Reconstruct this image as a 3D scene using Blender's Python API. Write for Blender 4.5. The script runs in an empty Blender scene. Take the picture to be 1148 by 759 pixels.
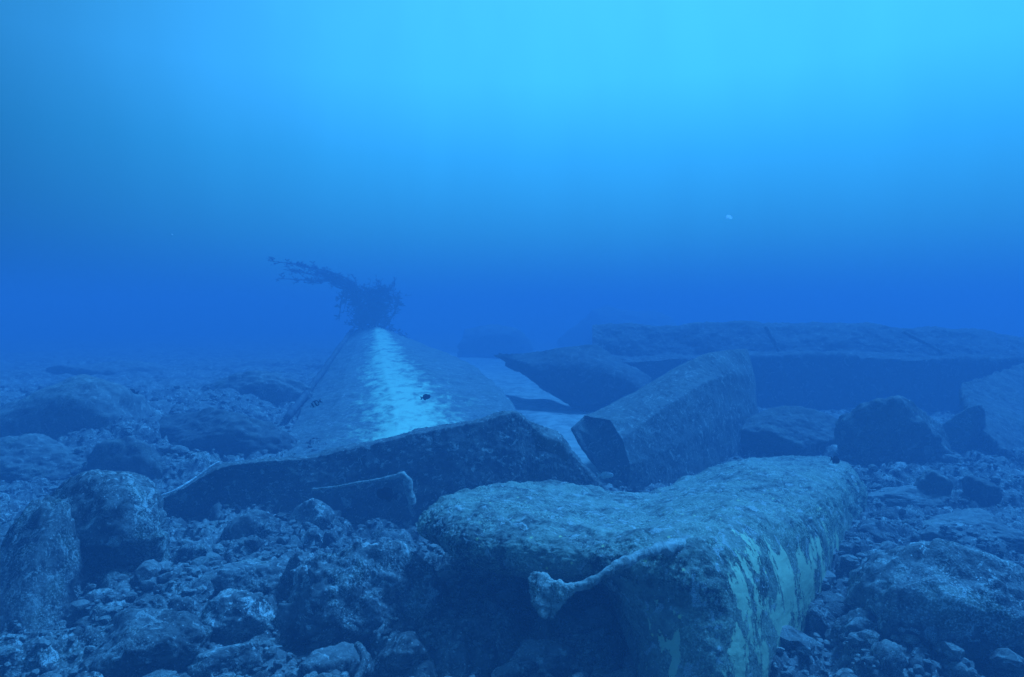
import bpy, bmesh, math, random
import numpy as np
from mathutils import Vector

# ------------------------------------------------------------------ camera, water light, exposure
SC = bpy.context.scene
COL = SC.collection
W0, H0, F = 1148.0, 759.0, 748.0            # photo size and focal length in photo pixels
CAMH, HOR = 2.0, 356.0                      # eye height over the seabed, horizon row
PITCH = math.atan((H0/2 - HOR)/F)

cam = bpy.data.objects.new('camera', bpy.data.cameras.new('camera'))
COL.objects.link(cam)
cam.location = (0, 0, CAMH)
cam.rotation_euler = (math.pi/2 - PITCH, 0, 0)
cam.data.sensor_width = 36
cam.data.lens = 36*F/W0
cam.data.clip_start = 0.05
cam.data.clip_end = 500
cam.data.dof.use_dof = False
SC.camera = cam

SUN_AZ, SUN_EL = math.radians(52), math.radians(58)     # azimuth to the right of the view direction
SUN_DIR = Vector((math.sin(SUN_AZ)*math.cos(SUN_EL), math.cos(SUN_AZ)*math.cos(SUN_EL), math.sin(SUN_EL)))

world = bpy.data.worlds.new('World')
SC.world = world
world.use_nodes = True
nt = world.node_tree
nt.nodes.clear()
wo = nt.nodes.new('ShaderNodeOutputWorld')
bg = nt.nodes.new('ShaderNodeBackground')
tc = nt.nodes.new('ShaderNodeTexCoord')
sx = nt.nodes.new('ShaderNodeSeparateXYZ')
nt.links.new(tc.outputs['Generated'], sx.inputs[0])
ramp = nt.nodes.new('ShaderNodeValToRGB')
mr = nt.nodes.new('ShaderNodeMapRange')
mr.inputs['From Min'].default_value = -0.3
mr.inputs['From Max'].default_value = 1.0
nt.links.new(sx.outputs['Z'], mr.inputs['Value'])
nt.links.new(mr.outputs[0], ramp.inputs[0])
WS = 4.0
STOPS = [(-0.30, (.001, .010, .08)), (-0.04, (.008, .080, .34)), (0.03, (.011, .122, .32)), (0.12, (.017, .20, .42)),
         (0.23, (.022, .28, .61)), (0.33, (.037, .37, .84)), (0.60, (.055, .42, .85)), (1.0, (.05, .46, 1.15))]
els = ramp.color_ramp.elements
while len(els) > 1:
    els.remove(els[0])
for i, (z, c) in enumerate(STOPS):
    e = els[0] if i == 0 else els.new(0.5)
    e.position = (z + .3)/1.3
for i, (z, c) in enumerate(STOPS):
    els[i].position = (z + .3)/1.3
    els[i].color = (c[0]/WS, c[1]/WS, c[2]/WS, 1)
# the water glows a little brighter towards the sun's side
dot = nt.nodes.new('ShaderNodeVectorMath'); dot.operation = 'DOT_PRODUCT'
dot.inputs[1].default_value = (math.sin(math.radians(19)), math.cos(math.radians(19)), 0)
nt.links.new(tc.outputs['Generated'], dot.inputs[0])
mr2 = nt.nodes.new('ShaderNodeMapRange')
mr2.inputs['From Min'].default_value = 0.30
mr2.inputs['From Max'].default_value = 0.98
mr2.inputs['To Min'].default_value = 0.22
mr2.inputs['To Max'].default_value = 1.08
mr2.interpolation_type = 'SMOOTHSTEP'
nt.links.new(dot.outputs['Value'], mr2.inputs['Value'])
mul = nt.nodes.new('ShaderNodeMath'); mul.operation = 'MULTIPLY'; mul.inputs[1].default_value = WS
# faint uneven shafts of light
shm = nt.nodes.new('ShaderNodeMapping'); shm.inputs['Scale'].default_value = (9, 9, .7)
shn = nt.nodes.new('ShaderNodeTexNoise'); shn.inputs['Scale'].default_value = 1.6; shn.inputs['Detail'].default_value = 2
shr = nt.nodes.new('ShaderNodeMapRange')
shr.inputs['From Min'].default_value = .3; shr.inputs['From Max'].default_value = .7
shr.inputs['To Min'].default_value = .975; shr.inputs['To Max'].default_value = 1.025
nt.links.new(tc.outputs['Generated'], shm.inputs['Vector']); nt.links.new(shm.outputs[0], shn.inputs['Vector'])
nt.links.new(shn.outputs['Fac'], shr.inputs['Value'])
shx = nt.nodes.new('ShaderNodeMath'); shx.operation = 'MULTIPLY'
nt.links.new(mr2.outputs[0], shx.inputs[0]); nt.links.new(shr.outputs[0], shx.inputs[1])
nt.links.new(shx.outputs[0], mul.inputs[0])
nt.links.new(ramp.outputs[0], bg.inputs['Color'])
nt.links.new(mul.outputs[0], bg.inputs['Strength'])
nt.links.new(bg.outputs[0], wo.inputs['Surface'])

sl = bpy.data.lights.new('sun', 'SUN')
sl.energy = 5.0
sl.angle = math.radians(12)                  # sunlight spread out by the water above
sl.color = (.055, .37, 1.0)
sun = bpy.data.objects.new('sun', sl)
COL.objects.link(sun)
sun.rotation_euler = (-SUN_DIR).to_track_quat('-Z', 'Y').to_euler()

SC.view_settings.view_transform = 'Standard'
SC.view_settings.look = 'None'
SC.view_settings.exposure = 0.88
SC.view_settings.gamma = 1.0
SC.view_settings.use_curve_mapping = False
cy = SC.cycles
cy.use_denoising = True
try:
    cy.denoiser = 'OPENIMAGEDENOISE'
except Exception:
    pass
cy.use_adaptive_sampling = False
cy.max_bounces = 6
cy.diffuse_bounces = 2
cy.glossy_bounces = 1
cy.volume_bounces = 3
cy.transparent_max_bounces = 4
cy.sample_clamp_indirect = 5
SC.render.film_transparent = False

HAZE_DENSITY, HAZE_COLOR, HAZE_TOP = 0.068, (.20, .345, .565, 1), 3.6

# ------------------------------------------------------------------ numeric helpers
cp, sp = math.cos(PITCH), math.sin(PITCH)
def ray(px, py):
    dx, dy = (px - W0/2)/F, (H0/2 - py)/F
    return np.array([dx, cp + sp*dy, -sp + cp*dy])
def TD(D): return D/(1 - D*.0374)
def P(px, py, D):
    """point seen at photo pixel (px,py); D is a nominal distance, stretched to true metres along +Y"""
    return PT(px, py, TD(D))
def PT(px, py, D):
    r = ray(px, py)
    return np.array([0, 0, CAMH]) + r*(D/r[1])
def G(px, py, z=0.0):
    """point of the level z seen at that pixel"""
    r = ray(px, py)
    return np.array([0, 0, CAMH]) + r*((z - CAMH)/r[2])

def _hash(ix, iy, iz, s):
    h = (ix.astype(np.uint32)*np.uint32(374761393) ^ iy.astype(np.uint32)*np.uint32(668265263)
         ^ iz.astype(np.uint32)*np.uint32(2147483647) ^ np.uint32((s*974634777) & 0xffffffff))
    h = (h ^ (h >> np.uint32(13)))*np.uint32(1274126177)
    h = (h ^ (h >> np.uint32(16)))*np.uint32(2246822519)
    h = h ^ (h >> np.uint32(15))
    return h.astype(np.float64)/4294967295.0
def vnoise(p, s=0):
    with np.errstate(over='ignore'):
        i = np.floor(p).astype(np.int64)
        f = p - i
        u = f*f*f*(f*(f*6 - 15) + 10)
        out = 0
        for a in (0, 1):
            wa = u[:, 0] if a else 1 - u[:, 0]
            for b in (0, 1):
                wb = u[:, 1] if b else 1 - u[:, 1]
                for c in (0, 1):
                    wc = u[:, 2] if c else 1 - u[:, 2]
                    out = out + wa*wb*wc*_hash(i[:, 0] + a, i[:, 1] + b, i[:, 2] + c, s)
        return out*2 - 1
def fbm(p, s=0, o=4, g=.5):
    t, a, n = 0, 1.0, 0
    for k in range(o):
        t = t + a*vnoise(p*2.03**k + 17.3*k, s + k)
        n += a; a *= g
    return t/n
def worley(p, s=0):
    """distance to nearest and second nearest feature point, id of the nearest (2D cells when z constant)"""
    with np.errstate(over='ignore'):
        i = np.floor(p).astype(np.int64)
        f1 = np.full(len(p), 9.0); f2 = np.full(len(p), 9.0); idn = np.zeros(len(p))
        for a in (-1, 0, 1):
            for b in (-1, 0, 1):
                ci, cj = i[:, 0] + a, i[:, 1] + b
                z = np.zeros_like(ci)
                fx = ci + _hash(ci, cj, z, s); fy = cj + _hash(ci, cj, z, s + 7)
                d = np.hypot(fx - p[:, 0], fy - p[:, 1])
                h = _hash(ci, cj, z, s + 13)
                m = d < f1
                f2 = np.where(m, f1, np.minimum(f2, d))
                idn = np.where(m, h, idn)
                f1 = np.where(m, d, f1)
        return f1, f2, idn
def sstep(a, b, x):
    t = np.clip((x - a)/(b - a), 0, 1)
    return t*t*(3 - 2*t)

# ------------------------------------------------------------------ object helpers
def tag(o, label=None, cat=None, group=None, kind=None):
    if label: o['label'] = label
    if cat: o['category'] = cat
    if group: o['group'] = group
    if kind: o['kind'] = kind
    return o
def mesh_np(name, V, Fc, mats, smooth=True, attrs=None):
    me = bpy.data.meshes.new(name)
    V = np.asarray(V, dtype=np.float64); Fc = np.asarray(Fc, dtype=np.int32)
    me.vertices.add(len(V)); me.vertices.foreach_set('co', V.ravel())
    n, k = Fc.shape
    me.loops.add(n*k); me.loops.foreach_set('vertex_index', Fc.ravel())
    me.polygons.add(n)
    me.polygons.foreach_set('loop_start', np.arange(0, n*k, k, dtype=np.int32))
    me.polygons.foreach_set('loop_total', np.full(n, k, dtype=np.int32))
    me.update(calc_edges=True)
    me.validate()
    me.polygons.foreach_set('use_smooth', np.full(len(me.polygons), smooth))
    for nm, arr in (attrs or {}).items():
        at = me.attributes.new(nm, 'FLOAT', 'POINT')
        at.data.foreach_set('value', np.asarray(arr, dtype=np.float32))
    for m in (mats if isinstance(mats, (list, tuple)) else [mats]):
        me.materials.append(m)
    return me
def link(name, me, parent=None, loc=None):
    o = bpy.data.objects.new(name, me)
    COL.objects.link(o)
    if parent is not None: o.parent = parent
    if loc is not None: o.location = loc
    return o
def recenter(V):
    """split world vertices into a base point and local vertices"""
    c = np.array([(V[:, 0].min() + V[:, 0].max())/2, (V[:, 1].min() + V[:, 1].max())/2, V[:, 2].min()])
    return V - c, c
def grid_faces(nu, nv, wrap_v=False, off=0):
    i = np.arange(nu - 1)[:, None]; j = np.arange(nv if wrap_v else nv - 1)[None, :]
    a = i*nv + j; b = i*nv + (j + 1) % nv; c = (i + 1)*nv + (j + 1) % nv; d = (i + 1)*nv + j
    return np.stack([a, b, c, d], -1).reshape(-1, 4) + off
def catmull(C, n, closed=False):
    """resample control array C (k, ...) to n along axis 0 with a Catmull-Rom spline"""
    C = np.asarray(C, dtype=float); k = len(C)
    t = np.linspace(0, k if closed else k - 1, n, endpoint=not closed)
    i = np.minimum(np.floor(t).astype(int), (k - 1) if closed else (k - 2)); f = t - i
    g = lambda j: C[np.mod(j, k)] if closed else None
    if closed:
        p0, p1, p2, p3 = g(i - 1), g(i), g(i + 1), g(i + 2)
    else:
        E = np.concatenate([[2*C[0] - C[1]], C, [2*C[-1] - C[-2]]])
        p0, p1, p2, p3 = E[i], E[i + 1], E[i + 2], E[i + 3]
    f = f.reshape((-1,) + (1,)*(C.ndim - 1))
    return .5*((2*p1) + (-p0 + p2)*f + (2*p0 - 5*p1 + 4*p2 - p3)*f**2 + (-p0 + 3*p1 - 3*p2 + p3)*f**3)
def linear(C, n, closed=False):
    C = np.asarray(C, dtype=float)
    if closed: C = np.concatenate([C, C[:1]])
    t = np.linspace(0, len(C) - 1, n, endpoint=not closed)
    i = np.minimum(np.floor(t).astype(int), len(C) - 2)
    f = (t - i).reshape((-1,) + (1,)*(C.ndim - 1))
    return C[i]*(1 - f) + C[i + 1]*f
def grid_normals(V, nu, nv):
    g = V.reshape(nu, nv, 3)
    du = np.gradient(g, axis=0); dv = np.gradient(g, axis=1)
    n = np.cross(du, dv); l = np.linalg.norm(n, axis=-1, keepdims=True)
    return (n/np.maximum(l, 1e-9)).reshape(-1, 3)
def tube(path, radii, seg=8, seed=0, rough=.15):
    """closed tube along a path, uneven skin"""
    path = np.asarray(path, float); n = len(path)
    radii = np.broadcast_to(np.asarray(radii, float), (n,))
    T = np.gradient(path, axis=0); T /= np.linalg.norm(T, axis=1, keepdims=True)
    up = np.array([0.03, 0.05, 1.0])
    A = np.cross(T, up); A /= np.maximum(np.linalg.norm(A, axis=1, keepdims=True), 1e-6)
    B = np.cross(T, A)
    th = np.linspace(0, 2*np.pi, seg, endpoint=False)
    V = path[:, None] + radii[:, None, None]*(np.cos(th)[None, :, None]*A[:, None] + np.sin(th)[None, :, None]*B[:, None])
    V = V.reshape(-1, 3)
    c = np.repeat(path, seg, axis=0)
    V = c + (V - c)*(1 + rough*fbm(V*22 + seed, seed, 3))[:, None]
    Fs = grid_faces(n, seg, True)
    V = np.vstack([V, path[0], path[-1]])
    a, b = n*seg, n*seg + 1
    j = np.arange(seg)
    f1 = np.stack([np.full(seg, a), (j + 1) % seg, j, j], -1)
    f2 = np.stack([np.full(seg, b), (n - 1)*seg + j, (n - 1)*seg + (j + 1) % seg, (n - 1)*seg + (j + 1) % seg], -1)
    # caps as triangles written apart (quads with doubled corner are dropped)
    return V, Fs, np.vstack([f1[:, :3], f2[:, :3]])
def mesh_mixed(name, V, quads, tris, mat, smooth=True):
    me = bpy.data.meshes.new(name)
    me.from_pydata([tuple(v) for v in V], [], [tuple(int(x) for x in q) for q in quads] + [tuple(int(x) for x in t) for t in tris])
    me.validate()
    me.polygons.foreach_set('use_smooth', np.full(len(me.polygons), smooth))
    me.materials.append(mat)
    return me

# ------------------------------------------------------------------ materials
def mat_new(name):
    m = bpy.data.materials.new(name); m.use_nodes = True
    t = m.node_tree
    b = t.nodes['Principled BSDF']
    b.inputs['Specular IOR Level'].default_value = 0.12
    b.inputs['Roughness'].default_value = 0.9
    return m, t, b
class NB:
    def __init__(s, t): s.t = t
    def n(s, k, **kw):
        x = s.t.nodes.new(k)
        for a, v in kw.items(): setattr(x, a, v)
        return x
    def l(s, a, b): s.t.links.new(a, b)
    def noise(s, co, scale, detail=4, rough=.6, dist=0):
        x = s.n('ShaderNodeTexNoise'); x.inputs['Scale'].default_value = scale
        x.inputs['Detail'].default_value = detail; x.inputs['Roughness'].default_value = rough
        x.inputs['Distortion'].default_value = dist
        s.l(co, x.inputs['Vector']); return x.outputs['Fac']
    def mr(s, v, a, b, c=0, d=1):
        x = s.n('ShaderNodeMapRange', interpolation_type='SMOOTHSTEP'); s.l(v, x.inputs['Value'])
        for nm, val in (('From Min', a), ('From Max', b), ('To Min', c), ('To Max', d)): x.inputs[nm].default_value = val
        return x.outputs[0]
    def mix(s, f, a, b, mode='MIX'):
        x = s.n('ShaderNodeMix', data_type='RGBA', blend_type=mode)
        for v, sock in ((f, x.inputs[0]), (a, x.inputs[6]), (b, x.inputs[7])):
            if hasattr(v, 'is_output'): s.l(v, sock)
            elif isinstance(v, tuple): sock.default_value = v if len(v) == 4 else (*v, 1)
            else: sock.default_value = v
        return x.outputs[2]
    def math(s, op, a, b=None, clamp=False):
        x = s.n('ShaderNodeMath', operation=op, use_clamp=clamp)
        for v, sock in ((a, x.inputs[0]), (b, x.inputs[1])):
            if v is None: continue
            if hasattr(v, 'is_output'): s.l(v, sock)
            else: sock.default_value = v
        return x.outputs[0]
def crust(name, dark, mid, light, scale=1.0, speck=.5, bump=.6, coord='Object', silt=.35, spots=None,
          paint=None, vary=.5, smooth=.3, moss=(.10, .13, .06)):
    """crusted underwater surface: mottled growth, pale coralline crust, pale specks, silt on upward faces"""
    m, t, b = mat_new(name); q = NB(t)
    tcn = q.n('ShaderNodeTexCoord'); co = tcn.outputs[coord]
    oi = q.n('ShaderNodeObjectInfo')
    off = q.n('ShaderNodeVectorMath', operation='ADD')
    q.l(co, off.inputs[0]); q.l(oi.outputs['Random'], off.inputs[1]); co = off.outputs[0]
    n1 = q.noise(co, 2.3*scale, 5, .62, .4)
    n2 = q.noise(co, 11*scale, 6, .7, .6)
    n3 = q.noise(co, 46*scale, 4, .7)
    n4 = q.noise(co, 120*scale, 2, .6)
    n0 = q.noise(co, 4.6*scale, 3, .6, .8)
    c = q.mix(q.mr(q.math('ADD', q.math('MULTIPLY', n2, .6), q.math('MULTIPLY', n0, .4)), .40, .60), dark, mid)
    c = q.mix(q.mr(n1, .50, .72, 0, .55), c, moss)
    c = q.mix(q.math('MULTIPLY', q.mr(n3, .46, .68), q.mr(n1, .42, .60, .08, .9)), c, light)
    c = q.mix(q.mr(n3, .30, .44, .45, 0), c, tuple(x*.4 for x in dark))
    if smooth:
        n6 = q.noise(co, 1.1*scale, 4, .55, .6)
        c = q.mix(q.mr(n6, .44, .60, 0, smooth), c, tuple((a + b_)*.5 for a, b_ in zip(mid, light)))
    # pale coralline patches and specks
    vor = q.n('ShaderNodeTexVoronoi'); vor.inputs['Scale'].default_value = 38*scale; q.l(co, vor.inputs['Vector'])
    sep = q.n('ShaderNodeSeparateColor'); q.l(vor.outputs['Color'], sep.inputs[0])
    sp1 = q.math('MULTIPLY', q.mr(vor.outputs['Distance'], .16, .34, 1, 0), q.mr(sep.outputs[0], .80, .84))
    sp1 = q.math('MULTIPLY', sp1, q.mr(n2, .42, .60))
    c = q.mix(q.math('MULTIPLY', sp1, speck), c, (.72, .72, .66))
    n5 = q.noise(co, 7.0*scale, 3, .55, 1.2)
    pt = q.math('MULTIPLY', q.mr(n5, .57, .66), q.mr(n4, .38, .55))
    c = q.mix(q.math('MULTIPLY', pt, speck), c, (.55, .57, .52))
    if spots:
        v2 = q.n('ShaderNodeTexVoronoi'); v2.inputs['Scale'].default_value = 8*scale; q.l(co, v2.inputs['Vector'])
        s2 = q.n('ShaderNodeSeparateColor'); q.l(v2.outputs['Color'], s2.inputs[0])
        f = q.math('MULTIPLY', q.mr(v2.outputs['Distance'], .09, .17, 1, 0), q.mr(s2.outputs[1], .80, .82))
        c = q.mix(f, c, spots)
    # fine silt lying on upward faces
    if silt:
        ge = q.n('ShaderNodeNewGeometry'); sz = q.n('ShaderNodeSeparateXYZ'); q.l(ge.outputs['Normal'], sz.inputs[0])
        f = q.math('MULTIPLY', q.mr(sz.outputs['Z'], .55, .95), q.mr(n2, .35, .62, .25, 1))
        c = q.mix(q.math('MULTIPLY', f, silt), c, (.40, .39, .34))
    if vary:
        hv = q.mr(oi.outputs['Random'], 0, 1, 1 - vary*.5, 1 + vary*.5)
        hs = q.n('ShaderNodeHueSaturation'); q.l(c, hs.inputs['Color']); q.l(hv, hs.inputs['Value']); c = hs.outputs[0]
    h = q.math('ADD', q.math('MULTIPLY', n2, .9), q.math('MULTIPLY', n3, .45))
    h = q.math('ADD', h, q.math('MULTIPLY', n4, .22))
    if paint:
        # flaking paint: vertical streaky remnants where the 'paint' attribute allows it
        at = q.n('ShaderNodeAttribute', attribute_name='paint')
        mp = q.n('ShaderNodeMapping'); q.l(tcn.outputs[coord], mp.inputs['Vector'])
        mp.inputs['Scale'].default_value = paint['stretch']
        f1 = q.noise(mp.outputs[0], paint['scale'], 5, .62, .5)
        f2 = q.noise(tcn.outputs[coord], 38, 4, .75)
        s_ = q.math('ADD', q.math('MULTIPLY', f1, 1.0), q.math('MULTIPLY', f2, .32))
        s_ = q.math('ADD', s_, q.math('MULTIPLY', at.outputs['Fac'], paint['gain']))
        f = q.mr(s_, paint['lo'], paint['lo'] + paint.get('soft', .025))
        f = q.math('MULTIPLY', f, q.mr(at.outputs['Fac'], .02, .12))
        c = q.mix(q.math('MULTIPLY', f, paint.get('amt', 1)), c, paint['color'])
        h = q.math('ADD', q.math('MULTIPLY', h, q.mr(f, 0, 1, 1, .25)), q.math('MULTIPLY', f, .12))
    q.l(c, b.inputs['Base Color'])
    bp = q.n('ShaderNodeBump'); bp.inputs['Strength'].default_value = bump
    bp.inputs['Distance'].default_value = .03/scale
    q.l(h, bp.inputs['Height']); q.l(bp.outputs[0], b.inputs['Normal'])
    return m
def plain(name, col, rough=.8, var=.3, scale=20, spec=.2):
    m, t, b = mat_new(name); q = NB(t)
    tcn = q.n('ShaderNodeTexCoord')
    n = q.noise(tcn.outputs['Object'], scale, 4, .6)
    c = q.mix(q.mr(n, .3, .7), tuple(x*(1 - var) for x in col), tuple(min(1, x*(1 + var)) for x in col))
    q.l(c, b.inputs['Base Color']); b.inputs['Roughness'].default_value = rough
    b.inputs['Specular IOR Level'].default_value = spec
    return m
M = {}
M['rock'] = crust('sea_rock', (.025, .026, .026), (.15, .155, .145), (.60, .61, .55), 1.5, 1.0, 1.0, silt=.22)
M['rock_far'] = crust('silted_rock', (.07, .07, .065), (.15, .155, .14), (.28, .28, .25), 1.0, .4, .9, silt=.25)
M['gravel'] = crust('gravel_stone', (.05, .05, .045), (.19, .195, .18), (.60, .60, .54), 2.4, 1.0, .6, coord='Object')
M['steel'] = crust('crusted_steel', (.045, .05, .05), (.12, .125, .115), (.27, .28, .25), 1.7, .85, .8, silt=.25, vary=.2, moss=(.06, .08, .05))
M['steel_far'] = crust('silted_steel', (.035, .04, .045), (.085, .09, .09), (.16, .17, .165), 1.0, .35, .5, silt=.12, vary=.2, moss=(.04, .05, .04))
M['bracket'] = crust('pale_crusted_bracket', (.12, .13, .11), (.40, .42, .36), (.68, .70, .60), 2.6, .8, .8, silt=.3, vary=0)
M['pale_edge'] = plain('bare_torn_edge', (.62, .64, .60), .7, .5, 60)

# ------------------------------------------------------------------ seabed
SAND = [(G(x, y)[:2], w) for x, y, w in ((520, 398, 1.3), (560, 415, 1.3), (600, 445, .95), (632, 470, .75), (655, 505, .5), (672, 545, .3))]
def sand_d(X, Y):
    best = np.full(X.shape, 9.0)
    for (a, wa), (b, wb) in zip(SAND[:-1], SAND[1:]):
        ab = b - a
        t = np.clip(((X - a[0])*ab[0] + (Y - a[1])*ab[1])/(ab @ ab), 0, 1)
        best = np.minimum(best, np.hypot(X - a[0] - t*ab[0], Y - a[1] - t*ab[1])/(wa*(1 - t) + wb*t))
    return best
def ground_h(X, Y):
    p = np.stack([X, Y, np.zeros_like(X)], -1)
    d = np.hypot(X, Y)
    warp = np.stack([fbm(p*2.2, 5, 3), fbm(p*2.2 + 9, 6, 3), np.zeros_like(X)], -1)
    q = p + warp*.16
    z = .10*fbm(p*.35, 1, 3) + .06*fbm(p*1.1, 2, 3)
    sand = 1 - sstep(.55, 1.25, sand_d(X, Y) + .35*fbm(p*2.2, 9, 4))
    rk = (1 - sand*.96)*(1 - .6*sstep(8, 16, Y))
    for sc, amp, s in ((1.3, .16, 11), (3.3, .085, 21), (8.0, .035, 31)):
        f1, f2, idn = worley(q*sc, s)
        body = sstep(0, .30, f2 - f1)*(1 - .5*f1*f1)      # rounded stones with creases between
        z = z + rk*amp*(body*(.35 + .9*idn) - .45)
    z = z + rk*.020*fbm(q*14, 41, 3) + rk*.008*fbm(q*45, 42, 2)
    z = z + .05*sand
    # ground climbs a little towards the far left
    lf = sstep(2.2, 6.0, -X)
    z = z + .45*lf*sstep(6, 13, Y) + lf*(1 - sstep(14, 26, Y))*(.30*np.abs(fbm(p*.55 + 3, 61, 4)) + .10*fbm(p*1.7, 62, 3))
    # hollow under the fallen hull piece and behind the camera
    return z, sand
def gz(x, y):
    return float(ground_h(np.array([x]), np.array([y]))[0][0])
nth = 1150
th = np.concatenate([np.linspace(-46, 46, nth), np.linspace(46, 314, 120)[1:-1]])*math.pi/180
nr = 620
rr = np.concatenate([[0.02, .8, 1.6], 2.2*(64/2.2)**np.linspace(0, 1, nr)])
T_, R_ = np.meshgrid(th, rr)
GX, GY = (np.sin(T_)*R_).ravel(), (np.cos(T_)*R_).ravel()
gzv, gs = ground_h(GX, GY)
Fg = grid_faces(len(rr), len(th), True)
M['seabed'] = None
def seabed_mat():
    m = crust('seabed_rubble', (.03, .03, .03), (.14, .145, .135), (.55, .55, .50), 1.4, 1.0, 1.0, coord='Object', silt=.12, vary=0)
    t = m.node_tree; q = NB(t); b = t.nodes['Principled BSDF']
    src = b.inputs['Base Color'].links[0].from_socket
    at = q.n('ShaderNodeAttribute', attribute_name='sand')
    tcn = q.n('ShaderNodeTexCoord')
    n = q.noise(tcn.outputs['Object'], 3.5, 7, .72)
    sandc = q.mix(q.mr(n, .35, .65), (.26, .27, .24), (.50, .52, .46))
    q.l(q.mix(q.mr(at.outputs['Fac'], .25, .7), src, sandc), b.inputs['Base Color'])
    return m
M['seabed'] = seabed_mat()
me = mesh_np('seabed', np.stack([GX, GY, gzv], -1), Fg, M['seabed'], attrs={'sand': gs})
tag(link('seabed', me), 'rubble covered seabed fading into blue water', kind='structure')

# haze: the water itself
bm = bmesh.new()
bmesh.ops.create_cube(bm, size=1)
for v in bm.verts:
    v.co.x *= 150; v.co.y *= 150
    v.co.z = HAZE_TOP if v.co.z > 0 else -1.9
hm = bpy.data.meshes.new('haze'); bm.to_mesh(hm); bm.free()
mh = bpy.data.materials.new('sea_water'); mh.use_nodes = True
t = mh.node_tree; t.nodes.remove(t.nodes['Principled BSDF'])
pv = t.nodes.new('ShaderNodeVolumePrincipled')
pv.inputs['Density'].default_value = HAZE_DENSITY
pv.inputs['Color'].default_value = HAZE_COLOR
pv.inputs['Anisotropy'].default_value = 0.1
t.links.new(pv.outputs[0], t.nodes['Material Output'].inputs['Volume'])
hm.materials.append(mh)
tag(link('haze', hm), 'clear blue sea water thick with fine haze', kind='stuff')

# ------------------------------------------------------------------ rocks
def ico(sub):
    b = bmesh.new(); bmesh.ops.create_icosphere(b, subdivisions=sub, radius=1)
    V = np.array([v.co[:] for v in b.verts]); Fs = np.array([[v.index for v in f.verts] for f in b.faces]); b.free()
    V /= np.linalg.norm(V, axis=1, keepdims=True)
    return V, Fs
ICO = {k: ico(k) for k in (2, 3, 4, 5, 6)}
def rock_verts(seed, size, sub=5, angular=.7, rough=1.0, flat=0.0):
    """faceted, worn rock: soft minimum over random cutting planes, then growth and pitting"""
    V, Fs = ICO[sub]
    rs = np.random.RandomState(seed)
    n = rs.normal(size=(13, 3)); n /= np.linalg.norm(n, axis=1, keepdims=True)
    h = rs.uniform(.62, 1.0, 13)
    dd = np.maximum(V @ n.T, 1e-3)
    r = h[None]/dd
    k = 6 + 22*angular
    soft = (np.sum(r**(-k), axis=1) + 1.15**(-k))**(-1/k)
    o = rs.uniform(0, 50, 3)
    v = V*soft[:, None]
    v = v*(1 + rough*.10*fbm(v*1.7 + o, seed, 3) + rough*.07*fbm(v*4.2 + o, seed + 3, 3) + rough*.035*fbm(v*13 + o, seed + 5, 3))[:, None]
    v = v*np.array(size)[None]/2
    return v, Fs
def rotz(V, a, tilt=0, ax=0):
    c, s = math.cos(a), math.sin(a)
    Rz = np.array([[c, -s, 0], [s, c, 0], [0, 0, 1]])
    ct, st = math.cos(tilt), math.sin(tilt)
    Rx = np.array([[1, 0, 0], [0, ct, -st], [0, st, ct]]) if ax == 0 else np.array([[ct, 0, st], [0, 1, 0], [-st, 0, ct]])
    return V @ (Rx @ Rz).T
def boulder(px, py, w, h, label, seed, depth=.9, D=None, tilt=0, roll=0, cat='rock', name='boulder', group=None,
            angular=.82, mat=None, sub=5, rough=1.15, bury=.32, shape=None):
    """rock whose outline is about w x h photo pixels centred on (px,py), standing on the seabed"""
    base = G(px, py + h*(.5 - bury*.3)) if D is None else PT(px, py + h*.5, TD(D))
    D_ = base[1] + (w*base[1]/F*depth*.35 if D is None else 0)
    sx_, sz_ = w*D_/F, h*D_/F
    v, Fs = rock_verts(seed, (sx_*1.12, sx_*depth, sz_*1.2*(1 + bury)), sub, angular, rough)
    if shape: v = shape(v, sx_, sz_)
    v = rotz(v, tilt, roll, 1)
    ctr = PT(px, py + h*bury*.5, D_)
    V = v + ctr
    L, c = recenter(V)
    o = link(name, mesh_np(name, L, Fs, mat or M['rock']), loc=c)
    return tag(o, label, cat, group)

B = boulder
def notch(v, w, h):
    # a broken ledge on the right front: an overhanging brow above a flat step
    x, y, z = v.T
    m = sstep(.02*w, .14*w, x)*sstep(.25*w, -.05*w, y)
    band = sstep(-.14*h, -.11*h, z)*(1 - sstep(.16*h, .22*h, z))
    v = v.copy()
    v[:, 1] += m*band*.17*w
    v[:, 0] -= m*band*.05*w
    return v
def pointed(v, w, h):
    z = v[:, 2]/h
    v = v.copy()
    k = 1 - .36*np.clip((z + .35)/.95, 0, 1)
    v[:, 0] = v[:, 0]*k - .12*w*(z + .2); v[:, 1] = v[:, 1]*k + .45*w*np.clip(z + .3, 0, 1)
    return v
B(110, 612, 152, 122, 'large rounded boulder with a rough broken right side, lying left of the long dark plate', 3, .95, angular=.45, sub=6, rough=.8, bury=.12, shape=notch)
B(16, 664, 150, 150, 'tall boulder narrowing upward at the near left edge, beside the large rounded boulder', 8, .9, angular=.8, sub=6, shape=pointed)
B(-14, 588, 46, 60, 'rounded rock cut by the left edge behind the tall boulder', 5, .9, angular=.4)
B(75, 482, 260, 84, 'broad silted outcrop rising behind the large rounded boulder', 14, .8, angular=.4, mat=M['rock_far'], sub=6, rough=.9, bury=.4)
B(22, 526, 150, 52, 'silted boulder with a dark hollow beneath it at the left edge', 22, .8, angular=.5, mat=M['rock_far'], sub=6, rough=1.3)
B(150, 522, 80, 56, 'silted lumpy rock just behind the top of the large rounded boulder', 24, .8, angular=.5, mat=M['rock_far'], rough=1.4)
B(238, 496, 150, 52, 'tilted flat slab rock overhanging the left end of the long dark plate', 31, .7, angular=.95, mat=M['rock_far'], sub=6, roll=.10)
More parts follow.
